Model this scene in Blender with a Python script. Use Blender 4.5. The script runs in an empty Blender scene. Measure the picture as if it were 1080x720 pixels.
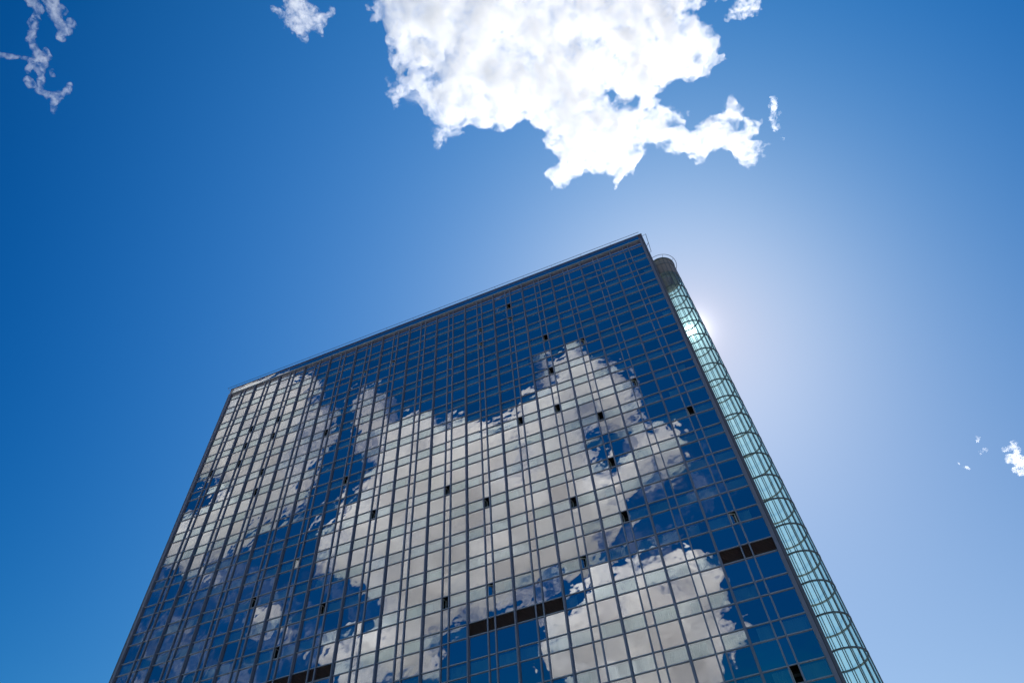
import bpy, math, random
import numpy as np
from mathutils import Matrix, Vector
R_ = math.radians
random.seed(4)
SC = bpy.context.scene
COL = SC.collection

# ------------------------------------------------------------------ camera
CAM = np.array([[0.92511541, 0.33581954, 0.17716296],
                [0.37479492, -0.73303937, -0.56761083],
                [-0.06074738, 0.5915053, -0.80400947]])      # camera axes in the world
CY = -47.76                                                  # metres in front of the facade
cd = bpy.data.cameras.new("camera")
cd.lens = 24.0; cd.sensor_width = 36.0; cd.sensor_fit = 'HORIZONTAL'
cd.clip_start = 0.1; cd.clip_end = 30000.0
cam = bpy.data.objects.new("camera", cd); COL.objects.link(cam)
M4 = Matrix([[*CAM[0], 0.0], [*CAM[1], CY], [*CAM[2], 1.6], [0, 0, 0, 1]])
cam.matrix_world = M4
SC.camera = cam

# ------------------------------------------------------------------ sky, sun, exposure
SUN_EL, SUN_AZ = 50.47, 6.07          # azimuth from +y towards +x
sd = Vector((math.sin(R_(SUN_AZ)) * math.cos(R_(SUN_EL)), math.cos(R_(SUN_AZ)) * math.cos(R_(SUN_EL)), math.sin(R_(SUN_EL))))
SC.view_settings.view_transform = 'Standard'; SC.view_settings.look = 'None'
SC.view_settings.exposure = 0.0; SC.view_settings.gamma = 1.0
SC.view_settings.use_curve_mapping = False
SKY_STRENGTH = 0.10
# per channel: slope, offset, halo, weights of the direction's x, z, xz and xx (the sky is darkest in a band away from the sun), top of the range
SKY_CURVE = ((0.41, 0.1671, -0.0582, 0.0173, 0.0015, -0.1437, -0.3689, 2.15), (0.5557, -0.1645, -0.2761, -0.1068, 0.354, 0.042, -0.201, 2.15),
             (0.8316, -0.9228, -0.4072, -0.1331, 0.7388, 0.0678, 0.0006, 2.2))
w = bpy.data.worlds.new("World"); SC.world = w; w.use_nodes = True
nt = w.node_tree; nt.nodes.clear()
def N(nt, t, **kw):
    n = nt.nodes.new(t)
    for k, v in kw.items(): setattr(n, k, v)
    return n
def L(nt, a, b): nt.links.new(a, b)
def math_node(nt, op, a, b=None, c=None, clamp=False):
    n = N(nt, 'ShaderNodeMath', operation=op); n.use_clamp = clamp
    for i, v in enumerate((a, b, c)):
        if v is None: continue
        if isinstance(v, (int, float)): n.inputs[i].default_value = v
        else: L(nt, v, n.inputs[i])
    return n.outputs[0]
sky = N(nt, 'ShaderNodeTexSky', sky_type='NISHITA')
sky.sun_disc = False; sky.sun_elevation = R_(SUN_EL); sky.sun_rotation = R_(SUN_AZ)
sky.altitude = 100; sky.air_density = 1.0; sky.dust_density = 0.3; sky.ozone_density = 2.0
# the sun's own disc and the bright air round it
tc = N(nt, 'ShaderNodeTexCoord')
nrm = N(nt, 'ShaderNodeVectorMath', operation='NORMALIZE'); L(nt, tc.outputs['Generated'], nrm.inputs[0])
dist = N(nt, 'ShaderNodeVectorMath', operation='DISTANCE'); L(nt, nrm.outputs[0], dist.inputs[0]); dist.inputs[1].default_value = sd
dd = dist.outputs['Value']            # about the angle in radians
# the camera's rendering of that sky: a tone curve per colour channel, in the logarithm of the light
sep = N(nt, 'ShaderNodeSeparateColor'); L(nt, sky.outputs[0], sep.inputs[0])
comb = N(nt, 'ShaderNodeCombineColor')
halo = math_node(nt, 'EXPONENT', math_node(nt, 'MULTIPLY', dd, -4.0))
dxyz = N(nt, 'ShaderNodeSeparateXYZ'); L(nt, nrm.outputs[0], dxyz.inputs[0])
for i, (qa, qb, qc, qx, qz, qxz, qxx, top) in enumerate(SKY_CURVE):
    x = math_node(nt, 'LOGARITHM', math_node(nt, 'MAXIMUM', sep.outputs[i], 0.2), math.e)
    x = math_node(nt, 'MINIMUM', x, top)
    y = math_node(nt, 'MULTIPLY_ADD', halo, qc, math_node(nt, 'MULTIPLY_ADD', x, qa, qb))
    y = math_node(nt, 'MULTIPLY_ADD', dxyz.outputs[0], qx, math_node(nt, 'MULTIPLY_ADD', dxyz.outputs[2], qz, y))
    y = math_node(nt, 'MULTIPLY_ADD', math_node(nt, 'MULTIPLY', dxyz.outputs[0], dxyz.outputs[2]), qxz, y)
    y = math_node(nt, 'MULTIPLY_ADD', math_node(nt, 'MULTIPLY', dxyz.outputs[0], dxyz.outputs[0]), qxx, y)
    y = math_node(nt, 'MULTIPLY_ADD', math_node(nt, 'MINIMUM', dxyz.outputs[1], 0.0), (0.28, 0.08, 0.0)[i], y)      # deeper blue opposite the sun
    y = math_node(nt, 'POWER', math_node(nt, 'SMOOTH_MAX', y, (0.04, 0.285, 0.535)[i], 0.06), 2.2)
    L(nt, math_node(nt, 'MULTIPLY', y, 1.0 / SKY_STRENGTH), comb.inputs[i])
def glow(amp, r):
    return math_node(nt, 'MULTIPLY', math_node(nt, 'EXPONENT', math_node(nt, 'MULTIPLY', dd, -1.0 / r)), amp)
disc = math_node(nt, 'MULTIPLY', math_node(nt, 'LESS_THAN', dd, 0.0085), 60.0)
tot = math_node(nt, 'ADD', math_node(nt, 'ADD', glow(45.0, 0.009), glow(4.0, 0.03)), disc)
gl = N(nt, 'ShaderNodeMix', data_type='RGBA', blend_type='MULTIPLY'); gl.inputs[0].default_value = 1.0
gl.inputs[6].default_value = (0.97, 0.96, 1.0, 1)
L(nt, tot, gl.inputs[7])
ad = N(nt, 'ShaderNodeMix', data_type='RGBA', blend_type='ADD'); ad.inputs[0].default_value = 1.0
L(nt, comb.outputs[0], ad.inputs[6]); L(nt, gl.outputs[2], ad.inputs[7])
bg = N(nt, 'ShaderNodeBackground'); bg.inputs[1].default_value = SKY_STRENGTH
L(nt, ad.outputs[2], bg.inputs[0])
wo = N(nt, 'ShaderNodeOutputWorld'); L(nt, bg.outputs[0], wo.inputs[0])

sl = bpy.data.lights.new("sun", 'SUN'); sl.energy = 5.0; sl.angle = R_(0.53); sl.color = (1.0, 0.94, 0.84)
so = bpy.data.objects.new("sun", sl); COL.objects.link(so)
so.rotation_mode = 'QUATERNION'; so.rotation_quaternion = sd.to_track_quat('Z', 'Y'); so.location = sd * 500

cy = SC.cycles
cy.max_bounces = 16; cy.volume_bounces = 16; cy.transparent_max_bounces = 24; cy.glossy_bounces = 6; cy.transmission_bounces = 8; cy.diffuse_bounces = 4
cy.use_denoising = True
try: cy.denoiser = 'OPENIMAGEDENOISE'
except Exception: pass
cy.sample_clamp_indirect = 8.0
cy.use_adaptive_sampling = True; cy.adaptive_threshold = 0.01

# ------------------------------------------------------------------ materials
def mat(name):
    m = bpy.data.materials.new(name); m.use_nodes = True; m.node_tree.nodes.clear()
    o = N(m.node_tree, 'ShaderNodeOutputMaterial')
    return m, m.node_tree, o
def metal(name, col, rough=0.45, metallic=0.3, streak=0.25):
    m, t, o = mat(name)
    p = N(t, 'ShaderNodeBsdfPrincipled'); p.inputs['Roughness'].default_value = rough; p.inputs['Metallic'].default_value = metallic
    g = N(t, 'ShaderNodeNewGeometry'); mp = N(t, 'ShaderNodeMapping'); mp.inputs['Scale'].default_value = (6, 6, 0.5)
    L(t, g.outputs['Position'], mp.inputs[0])
    nz = N(t, 'ShaderNodeTexNoise'); nz.inputs['Scale'].default_value = 1.0; nz.inputs['Detail'].default_value = 4
    L(t, mp.outputs[0], nz.inputs[0])
    mx = N(t, 'ShaderNodeMix', data_type='RGBA')
    mx.inputs[6].default_value = (*[c * (1 - streak) for c in col], 1); mx.inputs[7].default_value = (*[min(1, c * (1 + streak)) for c in col], 1)
    L(t, nz.outputs[0], mx.inputs[0]); L(t, mx.outputs[2], p.inputs['Base Color']); L(t, p.outputs[0], o.inputs[0])
    return m
def mirror_glass(name, through=(0.42, 0.62, 0.68), refl=0.62, reflcol=(0.99, 0.95, 0.91), bump=0.010, dirt=0.0, batch=True):
    m, t, o = mat(name)
    g = N(t, 'ShaderNodeNewGeometry')
    nz = N(t, 'ShaderNodeTexNoise'); nz.inputs['Scale'].default_value = 0.75; nz.inputs['Detail'].default_value = 1.5
    L(t, g.outputs['Position'], nz.inputs[0])
    bp = N(t, 'ShaderNodeBump'); bp.inputs['Strength'].default_value = 1.0; bp.inputs['Distance'].default_value = bump
    L(t, nz.outputs[0], bp.inputs['Height'])
    gls = N(t, 'ShaderNodeBsdfGlossy'); gls.inputs['Roughness'].default_value = 0.0; gls.inputs['Color'].default_value = (*reflcol, 1)
    L(t, bp.outputs[0], gls.inputs['Normal'])
    tr = N(t, 'ShaderNodeBsdfTransparent'); tr.inputs[0].default_value = (*through, 1)
    oi = N(t, 'ShaderNodeObjectInfo')                       # no two panes come from quite the same batch
    rnd = math_node(t, 'FRACT', math_node(t, 'ADD', oi.outputs['Random'], g.outputs['Random Per Island']))
    tint = N(t, 'ShaderNodeMix', data_type='RGBA')
    tint.inputs[6].default_value = (*[c * 0.86 for c in reflcol], 1); tint.inputs[7].default_value = (*[min(1, c * 1.04) for c in reflcol], 1)
    L(t, rnd, tint.inputs[0])
    if batch: L(t, tint.outputs[2], gls.inputs['Color'])
    fr = N(t, 'ShaderNodeFresnel')
    L(t, math_node(t, 'MULTIPLY_ADD', g.outputs['Backfacing'], 1 / 1.5 - 1.5, 1.5), fr.inputs[0])        # a thin sheet reflects alike from both sides
    fac = math_node(t, 'ADD', math_node(t, 'MULTIPLY', fr.outputs[0], 1 - refl), refl, clamp=True)
    mx = N(t, 'ShaderNodeMixShader'); L(t, fac, mx.inputs[0]); L(t, tr.outputs[0], mx.inputs[1]); L(t, gls.outputs[0], mx.inputs[2])
    last = mx
    if dirt > 0:
        tl = N(t, 'ShaderNodeBsdfTranslucent'); tl.inputs[0].default_value = (0.88, 0.97, 0.94, 1)
        n2 = N(t, 'ShaderNodeTexNoise'); n2.inputs['Scale'].default_value = 1.3; n2.inputs['Detail'].default_value = 6
        mp = N(t, 'ShaderNodeMapping'); mp.inputs['Scale'].default_value = (3, 3, 0.7); L(t, g.outputs['Position'], mp.inputs[0]); L(t, mp.outputs[0], n2.inputs[0])
        f2 = math_node(t, 'MULTIPLY', n2.outputs[0], dirt * 2)
        m2 = N(t, 'ShaderNodeMixShader'); L(t, f2, m2.inputs[0]); L(t, mx.outputs[0], m2.inputs[1]); L(t, tl.outputs[0], m2.inputs[2]); last = m2
    L(t, last.outputs[0], o.inputs[0])
    return m
def fabric(name, col):
    m, t, o = mat(name)
    p = N(t, 'ShaderNodeBsdfPrincipled'); p.inputs['Roughness'].default_value = 0.9
    g = N(t, 'ShaderNodeNewGeometry'); nz = N(t, 'ShaderNodeTexNoise'); nz.inputs['Scale'].default_value = 0.35; nz.inputs['Detail'].default_value = 3
    L(t, g.outputs['Position'], nz.inputs[0])
    mx = N(t, 'ShaderNodeMix', data_type='RGBA'); mx.inputs[6].default_value = (*[c * 0.6 for c in col], 1); mx.inputs[7].default_value = (*[c * 1.4 for c in col], 1)
    L(t, nz.outputs[0], mx.inputs[0]); L(t, mx.outputs[2], p.inputs['Base Color']); L(t, p.outputs[0], o.inputs[0])
    return m
def glossy_panel(name, col, rough, coat=0.0, bump=0.0):
    m = metal(name, col, rough, 0.0, 0.2)
    p = [n for n in m.node_tree.nodes if n.type == 'BSDF_PRINCIPLED'][0]
    p.inputs['IOR'].default_value = 1.9
    return m
MT = dict(
    glass=mirror_glass("mirror_glass"),
    bandglass=mirror_glass("band_glass", through=(0.62, 0.85, 0.85), refl=0.53, reflcol=(0.90, 1.0, 0.97)),
    clear=mirror_glass("stair_glass", through=(0.72, 0.95, 0.94), refl=0.03, bump=0.002, dirt=0.10, batch=False),
    mullion=metal("mullion_paint", (0.23, 0.23, 0.30)),
    thin=metal("thin_mullion_paint", (0.26, 0.26, 0.33)),
    transom=metal("transom_paint", (0.36, 0.36, 0.42)),
    pier=metal("pier_cladding", (0.24, 0.22, 0.28), 0.5, 0.2, 0.15),
    pierdark=metal("pier_dark_cladding", (0.15, 0.14, 0.17), 0.5, 0.2, 0.15),
    cornice=metal("cornice_metal", (0.62, 0.62, 0.60), 0.4, 0.4),
    rail=metal("rail_metal", (0.10, 0.10, 0.13)),
    louvre=metal("louvre_brown", (0.13, 0.075, 0.065), 0.6, 0.0),
    toprow=glossy_panel("top_band_panel", (0.15, 0.10, 0.09), 0.12),
    inner=fabric("interior_dark", (0.012, 0.022, 0.045)),
    slab=fabric("slab_dark", (0.03, 0.03, 0.035)),
    curtain=fabric("curtain_cloth", (0.33, 0.50, 0.47)),
    void=fabric("void_dark", (0.004, 0.004, 0.005)),
    sash=metal("sash_frame", (0.80, 0.80, 0.80), 0.4, 0.2),
    stair=metal("stair_frame", (0.20, 0.22, 0.22), 0.5, 0.4),
    capbrown=metal("stair_cap_cladding", (0.40, 0.31, 0.26), 0.55, 0.1),
    wall=metal("wall_cladding", (0.20, 0.21, 0.24), 0.5, 0.2),
    roof=fabric("roof_felt", (0.12, 0.12, 0.12)),
)

# ------------------------------------------------------------------ mesh helpers
class MB:
    def __init__(s): s.v = []; s.f = []
    def quad(s, a, b, c, d):
        i = len(s.v); s.v += [a, b, c, d]; s.f.append((i, i + 1, i + 2, i + 3))
    def box(s, x0, x1, y0, y1, z0, z1):
        i = len(s.v)
        s.v += [(x0, y0, z0), (x1, y0, z0), (x1, y1, z0), (x0, y1, z0), (x0, y0, z1), (x1, y0, z1), (x1, y1, z1), (x0, y1, z1)]
        for q in ((0, 3, 2, 1), (4, 5, 6, 7), (0, 1, 5, 4), (1, 2, 6, 5), (2, 3, 7, 6), (3, 0, 4, 7)): s.f.append(tuple(i + k for k in q))
    def tube(s, pts, r, n=8, closed=False):
        P = [Vector(p) for p in pts]; m = len(P); base = len(s.v)
        for k in range(m):
            a = P[k - 1] if (k or closed) else P[k]; b = P[(k + 1) % m] if (k < m - 1 or closed) else P[k]
            d = (b - a).normalized(); u = d.cross(Vector((0, 0, 1)))
            if u.length < 1e-3: u = Vector((1, 0, 0))
            u.normalize(); v = d.cross(u)
            for j in range(n):
                t = 2 * math.pi * j / n; s.v.append(tuple(P[k] + u * (r * math.cos(t)) + v * (r * math.sin(t))))
        for k in range(m if closed else m - 1):
            for j in range(n):
                a = base + k * n + j; b = base + k * n + (j + 1) % n; c = base + ((k + 1) % m) * n + (j + 1) % n; d = base + ((k + 1) % m) * n + j
                s.f.append((a, d, c, b))
        if not closed:
            s.f.append(tuple(base + j for j in range(n))); s.f.append(tuple(base + (m - 1) * n + j for j in reversed(range(n))))
    def add(s, o):
        i = len(s.v); s.v += o.v; s.f += [tuple(i + k for k in q) for q in o.f]
    def build(s, name, m, parent=None, smooth=False):
        me = bpy.data.meshes.new(name); me.from_pydata(s.v, [], s.f); me.update()
        me.materials.append(m)
        if smooth: me.polygons.foreach_set('use_smooth', [True] * len(me.polygons))
        o = bpy.data.objects.new(name, me); COL.objects.link(o)
        if parent is not None: o.parent = parent
        return o
def tag(o, label, cat, group=None):
    o['label'] = label; o['category'] = cat
    if group: o['group'] = group

RC = CAM.T
def project(p):
    q = RC @ (np.array(p) - np.array([0, CY, 1.6]))
    return 540 + 720 * q[0] / -q[2], 360 - 720 * q[1] / -q[2]
def shown_area(c, hw, hh):
    """rough picture area of an upright pane centred at c; 0 outside the frame"""
    P = [project((c[0] + a * hw, c[1], c[2] + b * hh)) for a, b in ((-1, -1), (1, -1), (1, 1), (-1, 1))]
    x, y = project(c)
    if not (-5 < x < 1085 and -5 < y < 725): return 0
    return 0.5 * abs(sum(P[i][0] * P[(i + 1) % 4][1] - P[(i + 1) % 4][0] * P[i][1] for i in range(4)))

# ------------------------------------------------------------------ ground
def paving():
    m, t, o = mat("stone_paving")
    p = N(t, 'ShaderNodeBsdfPrincipled'); p.inputs['Roughness'].default_value = 0.8
    g = N(t, 'ShaderNodeNewGeometry'); b = N(t, 'ShaderNodeTexBrick'); b.inputs['Scale'].default_value = 1.0
    b.inputs['Color1'].default_value = (0.26, 0.25, 0.24, 1); b.inputs['Color2'].default_value = (0.21, 0.205, 0.2, 1); b.inputs['Mortar'].default_value = (0.1, 0.1, 0.1, 1)
    b.inputs['Mortar Size'].default_value = 0.012
    L(t, g.outputs['Position'], b.inputs[0]); L(t, b.outputs[0], p.inputs['Base Color']); L(t, p.outputs[0], o.inputs[0])
    return m
gmb = MB(); gmb.quad((-9000, -9000, 0), (9000, -9000, 0), (9000, 9000, 0), (-9000, 9000, 0))
go = gmb.build("ground", paving()); go['kind'] = 'structure'

# ------------------------------------------------------------------ the tower
XL, XR = -59.61, 4.634
GL, GR = -59.07, 4.095               # glazed width between the corner piers
NB = 15; BW = (GR - GL) / NB
Z0 = 80.82; ST = 3.1626; SPH = 1.205  # top of the first band row, storey pitch, band height
NK = 24                               # storeys of curtain wall
ZB = Z0 - ST * NK                     # foot of the curtain wall
ROOF = 82.38; DEPTH = 15.0
tower = bpy.data.objects.new("glass_tower", None); COL.objects.link(tower); tower.location = (0, 0, 0)
tag(tower, "tall mirror glass tower reflecting clouds, with a round glass stair at its right edge", "skyscraper")

def xm(i): return GR - BW * i         # i-th main mullion counted from the right
HALF = 0.335                          # thin mullions stand this far from the bay's middle

VENTS = {(0, 10): 1, (0, 14): 2, (0, 18): 1, (1, 8): 2, (2, 5): 2, (2, 9): 1, (2, 11): 1, (2, 13): 1, (3, 4): 1, (3, 6): 1, (3, 8): 1, (3, 12): 1,
         (3, 14): 2, (4, 1): 1, (4, 2): 2, (4, 8): 1, (5, 2): 2, (5, 3): 2, (5, 11): 1, (5, 14): 2, (6, 3): 2, (6, 10): 1, (6, 14): 1, (8, 2): 2, (8, 10): 1,
         (9, 2): 2, (9, 8): 1, (9, 13): 1, (10, 5): 1, (10, 11): 3, (10, 14): 1, (11, 12): 1, (12, 3): 1, (12, 4): 1, (12, 6): 1, (12, 7): 1,
         (13, 3): 1, (13, 4): 1, (13, 5): 1, (14, 5): 1}
LOUVRE_ROW, LOUVRE_BAYS = 15, {0, 4, 5, 9, 10}

def pane(x0, x1, z0, z1, y=0.0, jit=0.0036):
    """one sheet of glass, set very slightly out of true, as every real pane is"""
    a = random.gauss(0, jit); b = random.gauss(0, jit)
    xc, zc = (x0 + x1) / 2, (z0 + z1) / 2
    def p(x, z): return (x, y + a * (x - xc) + b * (z - zc), z)
    mb = MB(); mb.quad(p(x0, z0), p(x1, z0), p(x1, z1), p(x0, z1)); return mb
def pleats(x0, x1, z0, z1, y):
    mb = MB(); n = max(4, int((x1 - x0) / 0.075)); ph = random.random() * 6
    pts = []
    for i in range(n + 1):
        x = x0 + (x1 - x0) * i / n
        pts.append((x, y + 0.035 * (1 if i % 2 else -1) * (0.6 + 0.4 * math.sin(ph + i * 0.7))))
    for i in range(n):
        (xa, ya), (xb, yb) = pts[i], pts[i + 1]
        mb.quad((xa, ya, z0), (xb, yb, z0), (xb, yb, z1), (xa, ya, z1))
    return mb

wins, narrows, bands, curts = [], [], [], []
for j in range(NB):
    xr_, xl_ = xm(j), xm(j + 1); xc = (xr_ + xl_) / 2
    cols = [(xl_, xc - HALF), (xc - HALF, xc + HALF), (xc + HALF, xr_)]
    for k in range(NK):
        zt = Z0 - ST * k; zs = zt - SPH; zb = zt - ST
        for ci, (a, b) in enumerate(cols):
            c = ((a + b) / 2, 0, (zs + zb) / 2)
            (narrows if ci == 1 else wins).append((shown_area(c, (b - a) / 2, (zs - zb) / 2), pane(a, b, zb, zs)))
            if k == 0: continue
            if k == LOUVRE_ROW and j in LOUVRE_BAYS: continue
            c2 = ((a + b) / 2, 0, (zt + zs) / 2); ar = shown_area(c2, (b - a) / 2, SPH / 2)
            if ci == 1:
                if (j, k) in VENTS: continue
                narrows.append((ar, pane(a, b, zs, zt)))
            else:
                bands.append((ar, pane(a, b, zs, zt)))
                q = random.random()
                if q < 0.80: f0, f1 = 0.02, 0.98
                elif q < 0.90: f0, f1 = 0.02, random.uniform(0.4, 0.8)
                elif q < 0.97: f0, f1 = random.uniform(0.2, 0.6), 0.98
                else: continue
                w_ = b - a
                curts.append((ar, pleats(a + w_ * f0, a + w_ * f1, zs + 0.05, zt - 0.03, 0.34)))
def emit(items, name, m):
    items.sort(key=lambda t: -t[0])
    for _, mb in items[:98]: mb.build(name, m, tower)
    rest = MB()
    for _, mb in items[98:]: rest.add(mb)
    o = rest.build(name, m, tower); o['kind'] = 'stuff'
emit(wins, "window", MT['glass']); emit(narrows, "narrow_window", MT['glass'])
emit(bands, "curtained_window", MT['bandglass']); emit(curts, "curtain", MT['curtain'])

# uprights and cross bars
for i in range(1, NB):
    x = xm(i); mb = MB(); mb.box(x - 0.10, x + 0.10, -0.16, 0.06, ZB, 80.86); mb.box(x - 0.05, x + 0.05, -0.24, -0.158, ZB, 80.86)
    mb.build("mullion", MT['mullion'], tower)
for j in range(NB):
    xc = (xm(j) + xm(j + 1)) / 2
    for s in (-1, 1):
        x = xc + s * HALF; mb = MB(); mb.box(x - 0.057, x + 0.057, -0.13, 0.05, ZB, 80.86); mb.build("thin_mullion", MT['thin'], tower)
for k in range(NK + 1):
    for zc in ((Z0 - ST * k, Z0 - ST * k - SPH) if k < NK else (Z0 - ST * k,)):
        mb = MB(); mb.box(GL, GR, -0.075, 0.04, zc - 0.038, zc + 0.038); mb.build("transom", MT['transom'], tower)

# brown louvres in one plant-room band
for j in sorted(LOUVRE_BAYS):
    xr_, xl_ = xm(j), xm(j + 1); xc = (xr_ + xl_) / 2; zt = Z0 - ST * LOUVRE_ROW; zs = zt - SPH
    for a, b in ((xl_, xc - HALF), (xc - HALF, xc + HALF), (xc + HALF, xr_)):
        mb = MB(); n = 9
        for q in range(n):
            z = zs + 0.045 + (SPH - 0.09) * q / n; dz = (SPH - 0.09) / n
            mb.quad((a, 0.10, z + dz * 0.95), (b, 0.10, z + dz * 0.95), (b, 0.0, z), (a, 0.0, z))
        mb.quad((a, 0.14, zs), (b, 0.14, zs), (b, 0.14, zt), (a, 0.14, zt))
        mb.build("louvre_panel", MT['louvre'], tower)
# grey-brown panels under the cornice
for j in range(NB):
    xr_, xl_ = xm(j), xm(j + 1); xc = (xr_ + xl_) / 2
    mb = MB()
    for a, b in ((xl_, xc - HALF), (xc - HALF, xc + HALF), (xc + HALF, xr_)): mb.add(pane(a, b, Z0 - 0.62, Z0))
    mb.build("top_panel", MT['toprow'], tower)
    mb = MB()
    for a, b in ((xl_, xc - HALF), (xc - HALF, xc + HALF), (xc + HALF, xr_)): mb.add(pane(a, b, Z0 - SPH, Z0 - 0.64))
    mb.build("top_window", MT['bandglass'], tower)

# open casements of the narrow windows
for (j, k), style in VENTS.items():
    xc = (xm(j) + xm(j + 1)) / 2; zt = Z0 - ST * k - 0.045; zs = Z0 - ST * k - SPH + 0.045
    a, b = xc - HALF + 0.065, xc + HALF - 0.065
    mb = MB()
    mb.quad((a, 0.0, zs), (a, 0.7, zs), (a, 0.7, zt), (a, 0.0, zt)); mb.quad((b, 0.7, zs), (b, 0.0, zs), (b, 0.0, zt), (b, 0.7, zt))
    mb.quad((a, 0.0, zt), (a, 0.7, zt), (b, 0.7, zt), (b, 0.0, zt)); mb.quad((a, 0.7, zs), (a, 0.0, zs), (b, 0.0, zs), (b, 0.7, zs))
    mb.quad((a, 0.7, zs), (b, 0.7, zs), (b, 0.7, zt), (a, 0.7, zt))
    o = mb.build("open_window", MT['void'], tower)
    ang = R_({1: 82, 2: 28, 3: 10}[style] + random.uniform(-5, 5)); wd = b - a - 0.02; dx, dy = math.cos(ang), math.sin(ang)
    fr = MB()
    def P(u, v, z): return (a + 0.01 + u * dx - v * dy, 0.03 + u * dy + v * dx, z)
    def bar(u0, u1, z0, z1):
        i = len(fr.v)
        fr.v.extend([P(u0, 0, z0), P(u1, 0, z0), P(u1, .05, z0), P(u0, .05, z0), P(u0, 0, z1), P(u1, 0, z1), P(u1, .05, z1), P(u0, .05, z1)])
        for q in ((0, 3, 2, 1), (4, 5, 6, 7), (0, 1, 5, 4), (1, 2, 6, 5), (2, 3, 7, 6), (3, 0, 4, 7)): fr.f.append(tuple(i + t for t in q))
    z0, z1 = zs + 0.02, zt - 0.02
    bar(0, 0.06, z0, z1); bar(wd - 0.09, wd, z0, z1); bar(0.06, wd - 0.06, z0, z0 + 0.06); bar(0.06, wd - 0.06, z1 - 0.06, z1)
    fr.build("sash", MT['sash'], o)
    gp = MB(); gp.quad(P(0.06, 0.025, z0 + 0.06), P(wd - 0.06, 0.025, z0 + 0.06), P(wd - 0.06, 0.025, z1 - 0.06), P(0.06, 0.025, z1 - 0.06))
    gp.build("sash_glass", MT['glass'], o)

# what is behind the glass: a dark partition and the edge of every floor slab
mb = MB(); mb.box(XL + 0.3, XR - 0.3, 0.85, 1.0, 0.0, 80.7); mb.build("partition", MT['inner'], tower)
for k in range(NK + 1):
    z = Z0 - ST * k - 0.35; mb = MB(); mb.box(GL, GR, 0.50, 0.848, z - 0.2, z); mb.build("floor_slab", MT['slab'], tower)

# corner piers: two strips each with a shadow joint
for s, (a, b) in ((1, (GR, XR)), (-1, (XL, GL))):
    mb = MB(); mid = a + 0.30 if s > 0 else b - 0.30
    i0, i1 = (a, mid) if s > 0 else (mid, b)
    mb.box(i0, i1 - 0.02, -0.20, 0.3, 0, 81.2) if s > 0 else mb.box(i0 + 0.02, i1, -0.20, 0.3, 0, 81.2)
    o = mb.build("corner_pier", MT['pier'], tower)
    mb2 = MB(); o0, o1 = (mid + 0.02, b) if s > 0 else (a, mid - 0.02)
    mb2.box(o0, o1, -0.15, 0.3, 0, 81.2); mb2.build("pier_edge", MT['pierdark'], o)
    mb3 = MB(); mb3.box(min(i0, o0) + 0.02, max(i1, o1) - 0.02, -0.08, 0.28, 0, 81.1); mb3.build("pier_joint", MT['void'], o)

# parapet of mirror panels over a pale cornice
pa = MB(); pa.box(XL, XR, -0.05, 0.55, 81.12, ROOF - 0.08)
pr = pa.build("parapet", MT['toprow'], tower)
for j in range(NB):
    m2 = pane(xm(j + 1), xm(j), 81.16, ROOF - 0.12, -0.07, 0.0015); m2.build("parapet_panel", MT['glass'], pr)
cp = MB(); cp.box(XL - 0.03, XR + 0.03, -0.14, 0.6, ROOF - 0.08, ROOF); cp.build("coping", MT['mullion'], pr)
cn = MB(); cn.box(XL - 0.02, XR - 0.3, -0.19, 0.08, 81.0, 81.10); cn.build("cornice", MT['cornice'], tower)

# body of the block behind the front: side and rear walls with panel joints, flat roof
for x0, x1, nm in ((XL, XL + 0.25, "side_wall"), (XR - 0.25, XR, "side_wall")):
    mb = MB(); mb.box(x0, x1, 0.32, DEPTH, 0, 81.1)
    o = mb.build(nm, MT['wall'], tower)
    jb = MB()
    for k in range(NK + 2):
        z = Z0 - ST * k
        if z > 1: jb.box(x0 - 0.03, x1 + 0.03, 0.34, DEPTH - 0.02, z - 0.04, z + 0.04)
    jb.build("wall_rib", MT['mullion'], o)
mb = MB(); mb.box(XL + 0.252, XR - 0.252, DEPTH - 0.25, DEPTH, 0, 81.1); mb.build("rear_wall", MT['wall'], tower)
mb = MB(); mb.box(XL + 0.26, XR - 0.26, 0.56, DEPTH - 0.26, 80.75, 81.1); mb.build("flat_roof", MT['roof'], tower)
mb = MB()
mb.box(XL, XL + 0.3, 0.56, DEPTH, 81.12, ROOF - 0.05); mb.box(XR - 0.3, XR, 0.56, DEPTH, 81.12, ROOF - 0.05); mb.box(XL + 0.31, XR - 0.31, DEPTH - 0.3, DEPTH, 81.12, ROOF - 0.05)
mb.build("roof_kerb", MT['wall'], tower)
# storefront under the curtain wall
mb = MB()
for j in range(NB): mb.add(pane(xm(j + 1) + 0.14, xm(j) - 0.14, 0.1, ZB - 0.3, 0.1, 0.001))
mb.build("lobby_glazing", MT['glass'], tower)
mb = MB(); mb.box(GL, GR, -0.3, 0.4, ZB - 0.3, ZB - 0.05); mb.build("lobby_canopy", MT['mullion'], tower)

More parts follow.
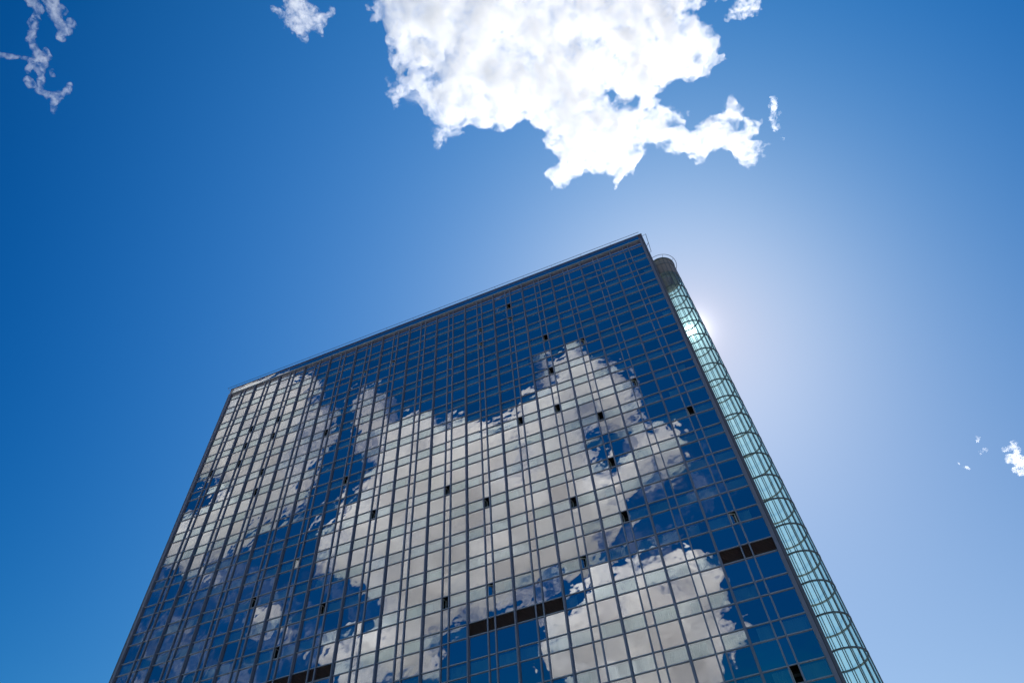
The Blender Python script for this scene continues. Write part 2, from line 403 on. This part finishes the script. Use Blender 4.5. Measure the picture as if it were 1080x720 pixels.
# window-cleaning rail hung round the roof edge on brackets
yo, xo, zr = -0.38, 0.40, ROOF + 0.10
rp = [(XL - xo, 4.0, zr), (XL - xo, yo, zr), (XR - 0.25, yo, zr)]
mb = MB(); mb.tube(rp, 0.035, 6); rl = mb.build("roof_rail", MT['rail'], tower)
x = XL + 1.0
while x < XR - 0.4:
    mb = MB(); mb.tube([(x, 0.1, ROOF - 0.01), (x, yo, zr)], 0.018, 5); mb.build("rail_bracket", MT['rail'], rl); x += BW
mb = MB(); mb.tube([(XR - 0.02, 0.3, ROOF - 0.05), (XR + 0.55, 0.3, ROOF + 0.15), (XR + 0.55, 3.2, ROOF + 0.15), (XR - 0.02, 3.2, ROOF - 0.05)], 0.035, 6)
mb.tube([(XR + 0.55, 1.7, ROOF + 0.15), (XR - 0.02, 1.7, ROOF - 0.9)], 0.03, 6)
mb.build("roof_davit", MT['rail'], tower)

# ------------------------------------------------------------------ round glass stair on the right flank
CX, CYL, CR = 5.78, 6.88, 1.82
CT = 83.0; CAPZ = 79.6; RP = 2.755
a0 = math.acos((XR + 0.02 - CX) / CR)            # the drum starts and ends at the flank wall
def arc(r, n, lo=-1.0, hi=1.0):
    return [(CX + r * math.cos(a0 * (lo + (hi - lo) * i / n)), CYL + r * math.sin(a0 * (lo + (hi - lo) * i / n))) for i in range(n + 1)]
def skin(r, z0, z1, n=48):
    mb = MB(); A = arc(r, n)
    for i in range(n): mb.quad((*A[i], z0), (*A[i + 1], z0), (*A[i + 1], z1), (*A[i], z1))
    return mb
def band(r0, r1, z0, z1, n=48):
    mb = MB(); A, B = arc(r0, n), arc(r1, n)
    for i in range(n):
        mb.quad((*B[i], z0), (*B[i + 1], z0), (*B[i + 1], z1), (*B[i], z1)); mb.quad((*A[i + 1], z0), (*A[i], z0), (*A[i], z1), (*A[i + 1], z1))
        mb.quad((*A[i], z0), (*A[i + 1], z0), (*B[i + 1], z0), (*B[i], z0)); mb.quad((*A[i + 1], z1), (*A[i], z1), (*B[i], z1), (*B[i + 1], z1))
    return mb
st = skin(CR - 0.03, 0.2, CT - 0.05).build("stair_tower", MT['clear'], tower, True)
nm = 14
for i in range(nm + 1):
    t = a0 * (-0.97 + 1.94 * i / nm); mb = MB()
    c, s = math.cos(t), math.sin(t)
    for (r0, r1, hw) in ((CR - 0.05, CR + 0.03, 0.030),):
        q = [(CX + r * c - h * s, CYL + r * s + h * c) for r, h in ((r0, -hw), (r1, -hw), (r1, hw), (r0, hw))]
        b = len(mb.v); mb.v += [(*p, 0.1) for p in q] + [(*p, CT - 0.06) for p in q]
        for f in ((0, 3, 2, 1), (4, 5, 6, 7), (0, 1, 5, 4), (1, 2, 6, 5), (2, 3, 7, 6), (3, 0, 4, 7)): mb.f.append(tuple(b + u for u in f))
    mb.build("stair_mullion", MT['stair'], st)
z = 32.07
while z - RP > 0.5: z -= RP
while z < CT - 0.5:
    mb = band(CR - 0.09, CR + 0.04, z - 0.05, z + 0.05)
    mb.build("stair_ring", MT['stair'], st); z += RP
cb = band(0.9, CR - 0.005, CAPZ, CT - 0.1); cb.build("stair_cap", MT['capbrown'], st)
band(CR - 0.25, CR + 0.10, CT - 0.05, CT + 0.10).build("stair_coping", MT['stair'], st)
mb = MB(); mb.tube([(x_, y_, CT + 0.35) for x_, y_ in arc(CR + 0.40, 40, -0.9, 0.9)], 0.035, 6)
for i in range(0, 41, 8):
    p = arc(CR + 0.40, 40, -0.9, 0.9)[i]; q = arc(CR, 40, -0.9, 0.9)[i]; mb.tube([(*q, CT + 0.09), (*p, CT + 0.35)], 0.022, 5)
mb.build("stair_rail", MT['rail'], st)
#CLOUDS#
# ------------------------------------------------------------------ clouds: closed bodies of fine white mist, 1300 m up
ZC = 1300.0
MAIN_HOLES = [[[154.0,456.2],[146.2,463.3],[132.3,461.7],[120.6,452.4],[118.1,440.9],[126.0,433.9],[139.8,435.5],[151.3,444.7]],[[112.5,414.6],[106.4,420.3],[96.0,419.4],[87.6,412.3],[86.0,403.2],[92.2,397.5],[102.5,398.5],[110.9,405.5]],[[206.8,515.8],[201.2,521.0],[191.3,519.9],[182.8,513.1],[180.7,504.6],[186.3,499.4],[196.2,500.5],[204.6,507.3]],[[169.8,478.6],[166.4,482.1],[160.5,481.7],[155.7,477.6],[154.7,472.2],[158.1,468.7],[163.9,469.1],[168.8,473.2]],[[331.2,580.9],[326.2,589.1],[317.7,589.8],[310.7,582.5],[309.4,571.6],[314.4,563.5],[322.8,562.8],[329.7,570.0]],[[-190.8,244.4],[-201.8,246.6],[-222.9,240.5],[-241.6,229.7],[-246.9,220.6],[-235.8,218.6],[-214.9,224.6],[-196.2,235.3]],[[-182.9,371.6],[-188.3,374.4],[-197.5,372.5],[-205.1,367.1],[-206.6,361.4],[-201.2,358.7],[-192.0,360.5],[-184.4,365.9]]]
MAIN = [[-224.1,107.8],[-228.8,142.2],[-232.6,174.3],[-242.9,204.9],[-239.9,220.4],[-201.6,231.9],[-182.8,254.3],[-244.7,232.8],[-267.2,226.5],[-278.9,242.0],[-279.0,265.3],[-238.6,271.6],[-220.4,296.2],[-230.7,326.3],[-229.5,360.5],[-205.3,356.6],[-170.0,356.7],[-139.9,378.5],[-122.4,368.3],[-104.8,389.1],[-75.8,392.8],[-41.4,416.4],[-32.6,439.9],[-50.7,453.1],[-25.0,492.2],[-53.3,508.6],[-46.8,540.8],[-25.5,545.1],[6.7,529.8],[38.1,543.4],[60.4,572.6],[93.2,567.4],[116.3,548.6],[137.2,520.3],[155.4,500.9],[171.5,472.3],[171.2,442.1],[198.5,432.6],[237.3,440.8],[271.1,434.5],[297.1,425.3],[311.2,395.6],[304.9,369.9],[275.4,346.1],[257.5,323.7],[287.8,325.3],[326.2,323.1],[368.5,298.1],[351.4,236.8],[219.4,156.5],[27.1,77.5],[-134.0,49.6],[-202.2,74.9]]
TAIL = [[142.3,486.3],[163.5,470.7],[178.5,446.0],[199.9,475.8],[221.5,507.0],[223.4,534.6],[249.5,550.4],[265.6,534.7],[298.8,535.6],[310.5,518.7],[331.8,536.5],[349.0,579.5],[336.7,601.7],[358.1,624.9],[337.4,646.2],[308.6,638.6],[278.4,595.1],[253.5,591.0],[226.0,598.0],[205.8,591.2],[198.5,567.2],[153.2,541.1],[131.0,526.9]]
TUFT = [[330.8,367.9],[346.6,353.6],[364.5,339.1],[396.5,348.8],[393.6,374.7],[357.9,374.7]]
WISP = [[380.2,531.2],[396.9,538.3],[393.8,569.2],[388.6,592.0],[397.5,632.5],[381.4,611.7],[371.7,593.8]]
UPPER = [[-370.3,32.1],[-374.4,41.7],[-373.3,53.8],[-374.4,57.2],[-378.6,67.1],[-387.0,78.4],[-384.5,90.5],[-379.0,99.9],[-370.9,108.8],[-362.9,101.6],[-353.7,97.8],[-344.4,99.3],[-339.3,105.8],[-325.1,97.4],[-320.4,89.6],[-303.7,91.6],[-303.6,87.8],[-317.6,88.7],[-324.0,73.4],[-333.8,56.8],[-331.5,42.6],[-357.6,27.9]]
UPPER_WISP = [[-394.4,43.0],[-384.8,49.0],[-377.2,58.0],[-381.4,61.1],[-389.5,54.4]]
LEFT = [[-750.0,-127.8,-752.2,-113.7,8.6],[-752.2,-113.7,-747.8,-104.2,6.3],[-718.0,-117.5,-728.2,-94.5,11.0],[-728.2,-94.5,-736.5,-73.2,8.6],[-736.5,-73.2,-731.0,-64.5,8.9],[-731.0,-64.5,-749.7,-54.9,5.3],[-717.9,-93.2,-717.8,-87.1,5.1],[-717.0,-71.3,-717.7,-62.1,2.7],[-750.6,-105.4,-764.2,-97.2,2.6],[-764.2,-97.2,-780.4,-85.3,4.3],[-780.4,-85.3,-797.4,-71.7,3.3],[-797.4,-71.7,-799.0,-64.3,2.3],[-799.0,-64.3,-805.9,-47.6,5.0],[-805.9,-47.6,-810.1,-32.8,7.8],[-810.1,-32.8,-822.4,-26.2,6.2],[-787.9,-49.9,-793.1,-38.9,2.7],[-822.4,-26.2,-828.5,-16.9,3.3],[-828.5,-16.9,-847.0,-0.5,3.6],[-854.0,-20.8,-851.5,-12.9,5.3],[-825.9,-39.4,-839.9,-35.3,3.0],[-849.9,-1.7,-842.0,9.4,3.7],[-842.0,9.4,-828.3,18.8,4.6],[-828.3,18.8,-843.5,29.4,4.6],[-843.5,29.4,-851.1,38.8,3.5],[-828.3,18.8,-808.4,19.5,3.6],[-808.4,19.5,-795.3,12.8,3.5],[-864.0,-72.2,-853.9,-66.2,3.0],[-853.9,-66.2,-817.1,-46.4,1.5],[-804.9,-17.1,-807.1,-11.2,1.9]]
RIGHT = [[870.6,1856.1,894.3,1878.3,14.5],[894.3,1878.3,918.4,1906.2,17.6],[889.4,1917.0,910.3,1941.0,11.2],[852.9,1810.4,872.0,1809.1,6.2],[875.1,1789.8,880.2,1813.0,5.3],[885.5,1826.0,885.1,1852.3,5.9],[775.9,1722.0,777.0,1740.4,1.2],[784.8,1791.0,800.8,1786.5,2.5],[726.2,1810.9,728.8,1819.2,1.3],[737.7,1831.2,754.2,1847.9,0.8]]
R_C1 = [[-1083.1,-725.9],[-948.3,-705.3],[-820.7,-735.4],[-753.1,-773.2],[-798.4,-825.3],[-819.1,-885.2],[-860.1,-938.6],[-883.9,-995.8],[-934.4,-1059.4],[-1039.3,-1127.0],[-1134.6,-1169.8],[-1228.9,-1178.9],[-1318.7,-1206.2],[-1419.8,-1281.7],[-1488.3,-1278.5],[-1474.0,-1202.7],[-1588.8,-1170.0],[-1535.2,-1026.3],[-1337.4,-864.4]]
R_C1H = [[-1349.2,-878.8],[-1213.6,-916.2],[-1169.9,-965.8],[-1253.3,-1009.1],[-1347.2,-1050.9],[-1489.4,-1049.1]]
R_C1B = [[-682.4,-862.6],[-634.1,-875.0],[-653.2,-935.0],[-702.7,-976.4],[-739.2,-1053.5],[-774.5,-1056.1],[-741.6,-958.0],[-725.5,-901.0]]
R_C2 = [[-927.2,-1190.8],[-841.2,-1154.7],[-754.5,-1081.6],[-691.3,-1026.5],[-643.1,-997.3],[-583.3,-996.4],[-539.6,-1038.9],[-481.7,-1088.6],[-419.9,-1132.9],[-378.5,-1130.0],[-323.3,-1090.2],[-254.7,-1079.8],[-207.3,-1053.7],[-248.5,-1014.2],[-295.5,-979.1],[-255.2,-945.7],[-203.3,-985.7],[-153.9,-941.8],[-118.6,-995.9],[-88.4,-1071.9],[-77.7,-1162.7],[-72.8,-1244.8],[-22.8,-1290.9],[6.0,-1342.9],[11.0,-1433.0],[-51.2,-1486.9],[-110.2,-1458.3],[-181.3,-1511.4],[-240.1,-1622.3],[-322.3,-1742.9],[-446.6,-1777.0],[-585.1,-1890.2],[-696.2,-1881.1],[-812.1,-1832.9],[-937.9,-1880.1],[-1096.7,-1983.6],[-1236.2,-1993.6],[-1275.3,-1901.5],[-1075.5,-1683.5],[-1034.6,-1499.3],[-1067.2,-1419.0],[-1112.2,-1396.2],[-1075.0,-1313.7],[-992.4,-1249.5]]
R_C2H = [[-235.5,-1274.8],[-161.1,-1225.5],[-118.2,-1330.8],[-182.1,-1381.4],[-241.7,-1394.7]]
R_C2H2 = [[-957.7,-1921.8],[-793.8,-1830.2],[-660.2,-1792.2],[-524.9,-1737.2],[-444.1,-1697.4],[-504.8,-1814.5],[-624.3,-1869.9],[-773.7,-1902.8]]
R_C3 = [[-704.0,-2209.1],[-622.5,-2046.5],[-508.4,-1917.9],[-366.7,-1885.3],[-210.6,-1897.1],[-115.1,-1890.5],[-28.3,-1989.9],[1.3,-2109.3],[-34.7,-2225.8],[-88.9,-2294.6],[-55.5,-2400.4],[-102.8,-2532.8],[-113.4,-2696.5],[-231.6,-2865.6],[-479.8,-2906.7],[-697.8,-2692.2],[-711.6,-2392.6]]
R_C4 = [[-1305.5,-1763.4],[-1144.2,-1796.9],[-1074.8,-1940.0],[-1041.7,-2099.1],[-1165.8,-2120.8],[-1297.7,-2078.8],[-1458.2,-2099.2],[-1421.1,-1893.4]]
R_V1 = [[-1603.4,-992.4],[-1413.7,-1158.5],[-1162.4,-1260.1],[-1136.8,-1425.8],[-1080.9,-1680.7],[-937.9,-1880.1],[-1159.1,-2347.1],[-1628.8,-2167.5],[-2304.9,-1786.5]]
R_V2 = [[-120.6,-1178.3],[61.0,-1263.6],[93.6,-1472.6],[-28.1,-1777.1],[-265.9,-1760.8],[-217.4,-1406.4]]
R_C5 = [[-295.1,-753.1],[-261.7,-751.4],[-269.6,-804.8],[-301.7,-801.9]]
R_C6 = [[-1522.8,-1571.5],[-1372.4,-1528.8],[-1377.0,-1617.2],[-1493.1,-1683.3]]
PERM = np.random.RandomState(11).permutation(4096).astype(np.int32)
GRAD = np.random.RandomState(5).normal(size=(4096, 3)).astype(np.float32)
GRAD /= np.linalg.norm(GRAD, axis=1)[:, None]
def perlin(X, Y, Z):
    xi, yi, zi = (np.floor(v).astype(np.int32) for v in (X, Y, Z))
    fx, fy, fz = X - xi, Y - yi, Z - zi
    u, v, w_ = (t * t * t * (t * (t * 6 - 15) + 10) for t in (fx, fy, fz))
    def g(a, b, c):
        h = PERM[(PERM[(PERM[(xi + a) & 4095] + yi + b) & 4095] + zi + c) & 4095]
        q = GRAD[h]; return q[..., 0] * (fx - a) + q[..., 1] * (fy - b) + q[..., 2] * (fz - c)
    def mixf(a, b, t): return a + (b - a) * t
    x00 = mixf(g(0, 0, 0), g(1, 0, 0), u); x10 = mixf(g(0, 1, 0), g(1, 1, 0), u)
    x01 = mixf(g(0, 0, 1), g(1, 0, 1), u); x11 = mixf(g(0, 1, 1), g(1, 1, 1), u)
    return mixf(mixf(x00, x10, v), mixf(x01, x11, v), w_)
def fbm(X, Y, Z, lam, octs, gain=0.55):
    out = 0; a = 1.0; f = 1.0 / lam
    for i in range(octs):
        out = out + a * perlin(X * f + 17.3 * i, Y * f + 5.1 * i, Z * f + 9.7 * i); a *= gain; f *= 2.03
    return out
def sd_poly(P, X, Y):
    P = np.array(P, np.float32); d = np.full(X.shape, 1e9, np.float32); ins = np.zeros(X.shape, bool)
    for i in range(len(P)):
        a, b = P[i], P[i - 1]; e = b - a
        t = np.clip(((X - a[0]) * e[0] + (Y - a[1]) * e[1]) / (e @ e + 1e-9), 0, 1)
        d = np.minimum(d, (X - a[0] - t * e[0]) ** 2 + (Y - a[1] - t * e[1]) ** 2)
        c = ((a[1] > Y) != (b[1] > Y)) & (X < (b[0] - a[0]) * (Y - a[1]) / (b[1] - a[1] + 1e-9) + a[0]); ins ^= c
    d = np.sqrt(d); return np.where(ins, d, -d)
def sd_caps(S, X, Y):
    out = np.full(X.shape, -1e9, np.float32)
    for ax, ay, bx, by, r in S:
        ex, ey = bx - ax, by - ay
        t = np.clip(((X - ax) * ex + (Y - ay) * ey) / (ex * ex + ey * ey + 1e-9), 0, 1)
        out = np.maximum(out, r - np.sqrt((X - ax - t * ex) ** 2 + (Y - ay - t * ey) ** 2))
    return out
def surface_nets(F, o, h):
    """closed mesh of F > 0"""
    nx, ny, nz = F.shape; I = F > 0
    cs = [F[a:nx - 1 + a, b:ny - 1 + b, c:nz - 1 + c] for a in (0, 1) for b in (0, 1) for c in (0, 1)]
    co = [(a, b, c) for a in (0, 1) for b in (0, 1) for c in (0, 1)]
    cnt = sum((c > 0).astype(np.int8) for c in cs); act = (cnt > 0) & (cnt < 8)
    idx = np.argwhere(act); vals = [c[act] for c in cs]
    acc = np.zeros((len(idx), 3)); n = np.zeros(len(idx))
    for p in range(8):
        for q in range(p + 1, 8):
            if sum(abs(co[p][k] - co[q][k]) for k in range(3)) != 1: continue
            a, b = vals[p], vals[q]; m = (a > 0) != (b > 0); t = np.where(m, a / np.where(m, a - b, 1), 0)
            for k in range(3): acc[:, k] += np.where(m, co[p][k] + t * (co[q][k] - co[p][k]), 0)
            n += m
    V = (idx + acc / n[:, None]) * h + np.array(o)
    vid = np.full(act.shape, -1, np.int64); vid[act] = np.arange(len(idx))
    faces = []
    def edges(ax):
        A = [slice(None)] * 3; B = [slice(None)] * 3; A[ax] = slice(0, -1); B[ax] = slice(1, None)
        cr = I[tuple(A)] != I[tuple(B)]; e = np.argwhere(cr)
        o1, o2 = [k for k in range(3) if k != ax]
        e = e[(e[:, o1] > 0) & (e[:, o2] > 0) & (e[:, o1] < F.shape[o1] - 1) & (e[:, o2] < F.shape[o2] - 1)]
        inside = I[e[:, 0], e[:, 1], e[:, 2]]
        q = []
        for d1, d2 in ((-1, -1), (0, -1), (0, 0), (-1, 0)):
            c = e.copy(); c[:, o1] += d1; c[:, o2] += d2; q.append(vid[c[:, 0], c[:, 1], c[:, 2]])
        q = np.stack(q, 1); flip = inside if ax != 1 else ~inside
        q[~flip] = q[~flip][:, ::-1]; faces.append(q)
    for ax in range(3): edges(ax)
    return V, np.concatenate(faces)
def mist(name, dens, aniso, col, lace=None, rate=0.2, thr=0.42, slope=4.5):
    """mist of one density, or (lace = metres of its largest folds) thinned and torn by three-dimensional turbulence"""
    m, t, o = mat(name)
    v = N(t, 'ShaderNodeVolumePrincipled'); v.inputs['Color'].default_value = (*col, 1); v.inputs['Density'].default_value = dens; v.inputs['Anisotropy'].default_value = aniso
    if lace:
        tc = N(t, 'ShaderNodeTexCoord')
        nz = N(t, 'ShaderNodeTexNoise'); nz.inputs['Scale'].default_value = 1.0 / lace; nz.inputs['Detail'].default_value = 7; nz.inputs['Roughness'].default_value = 0.70; nz.inputs['Distortion'].default_value = 0.5
        L(t, tc.outputs['Object'], nz.inputs[0])
        f = math_node(t, 'MULTIPLY', math_node(t, 'SUBTRACT', nz.outputs[0], thr), slope, clamp=True)
        L(t, math_node(t, 'MULTIPLY', f, dens), v.inputs['Density'])
        m.cycles.volume_step_rate = rate
    else: m.cycles.homogeneous_volume = True
    L(t, v.outputs[0], o.inputs['Volume'])
    return m
def cloud(name, m, polys=(), caps=None, holes=(), h=3.0, amp=34.0, lam=130.0, octs=5, hz=70.0, core=60.0, seed=0.0, gain=0.55, grow=0.0, shy=0.0):
    pts = [p[:2] for P in polys for p in P] + ([c[:2] for c in caps] + [c[2:4] for c in caps] if caps else [])
    pts = np.array(pts); lo = pts.min(0) - amp * 1.3 - 2 * h; hi = pts.max(0) + amp * 1.3 + 2 * h; zz = hz * 1.35 + 2 * h
    gx, gy = np.arange(lo[0], hi[0], h, dtype=np.float32), np.arange(lo[1], hi[1], h, dtype=np.float32); gz = np.arange(-zz, zz, h, dtype=np.float32)
    X2, Y2 = np.meshgrid(gx, gy, indexing='ij')
    s = np.full(X2.shape, -1e9, np.float32)
    for P in polys: s = np.maximum(s, sd_poly(P, X2, Y2) - (shy if P is polys[-1] else 0))
    if caps: s = np.maximum(s, sd_caps(caps, X2, Y2))
    for P in holes: s = np.minimum(s, -sd_poly(P, X2, Y2))
    s = s + grow
    X, Y, Z = X2[..., None], Y2[..., None], gz[None, None, :]
    X, Y, Z = np.broadcast_arrays(X, Y, Z)
    F = (np.minimum(s, core)[..., None] - core * (np.abs(Z) / hz) ** 2).astype(np.float32)
    near = np.abs(F) < amp * 1.3                       # only there can the ragged edge run
    F[near] += amp * fbm(X[near] + seed, Y[near], Z[near] + 31, lam, octs, gain)
    F[0] = F[-1] = -1; F[:, 0] = F[:, -1] = -1; F[:, :, 0] = F[:, :, -1] = -1
    V, Q = surface_nets(F, (lo[0], lo[1], ZC - zz), h)
    me = bpy.data.meshes.new(name); me.vertices.add(len(V)); me.vertices.foreach_set('co', V.astype(np.float32).ravel())
    me.loops.add(Q.size); me.loops.foreach_set('vertex_index', Q.astype(np.int32).ravel())
    me.polygons.add(len(Q)); me.polygons.foreach_set('loop_start', np.arange(0, Q.size, 4, dtype=np.int32))
    me.update(calc_edges=True); me.validate(); me.materials.append(m)
    o = bpy.data.objects.new(name, me); COL.objects.link(o); return o
MIST = mist("cloud_mist", 0.045, 0.5, (1, 1, 1), 36.0, 0.10, 0.425, 5.0); THIN = mist("thin_mist", 0.075, 0.6, (1, 1, 1), 12.0, 0.25, 0.45, 4.0); FAR = mist("lit_mist", 0.040, 0.0, (1, 1, 1), 130.0, 0.12, 0.42, 4.0)
o = cloud("cloud", MIST, [MAIN, TAIL], holes=MAIN_HOLES, h=2.3, amp=32, lam=48, octs=5, gain=0.68, hz=60, core=46, grow=1, shy=4); tag(o, "big bright ragged white cloud high above the tower roof", "cloud", "clouds in the blue sky")
o = cloud("cloud", THIN, [TUFT], h=1.5, amp=12, lam=24, gain=0.66, hz=16, core=16, grow=2, seed=50); tag(o, "small loose tuft at the top edge just right of the big white cloud", "cloud", "clouds in the blue sky")
o = cloud("cloud", THIN, [WISP], h=1.3, amp=15, lam=22, gain=0.7, hz=9, core=10, grow=-2, seed=80); tag(o, "thin faint wisp trailing off the lower right end of the big cloud", "cloud", "clouds in the blue sky")
o = cloud("cloud", THIN, [UPPER, UPPER_WISP], h=1.4, amp=14, lam=26, gain=0.66, hz=24, core=24, grow=3, seed=110); tag(o, "small compact white cloud cut by the top edge, left of the big one", "cloud", "clouds in the blue sky")
o = cloud("cloud", THIN, caps=LEFT, h=1.2, amp=6, lam=16, octs=5, hz=11, core=11, gain=0.68, grow=2.5, seed=160); tag(o, "thin broken wispy cloud in the upper left corner of the sky", "cloud", "clouds in the blue sky")
o = cloud("cloud", THIN, caps=RIGHT, h=1.5, amp=8, lam=18, octs=5, hz=12, core=12, gain=0.68, grow=2, seed=210); tag(o, "tiny white puff at the right edge, level with the tower's upper floors", "cloud", "clouds in the blue sky")
for i, (P, H) in enumerate(((([R_C1],), [R_C1H]), (([R_C1B],), []), (([R_C2],), [R_C2H, R_C2H2]), (([R_C3],), []), (([R_C4],), []), (([R_C5, R_C6],), []))):
    small = i in (1, 4, 5)
    o = cloud("clouds", FAR, P[0], holes=H, h=5.0 if small else 8.0, amp=42 if small else 66, lam=90 if small else 170, octs=5, gain=0.6, grow=2 if small else 6, hz=35 if small else 95, core=40 if small else 100, seed=300 + 70 * i)
    o['kind'] = 'stuff'
VEIL = mist("veil_mist", 0.0075, 0.0, (1, 1, 1), 120.0, 0.12, 0.565, 6.0)
for i, P in enumerate((R_V1, R_V2)):
    o = cloud("clouds", VEIL, [P], h=14.0, amp=150, lam=300, octs=4, hz=60, core=80, seed=900 + 90 * i, gain=0.6)
    o['kind'] = 'stuff'
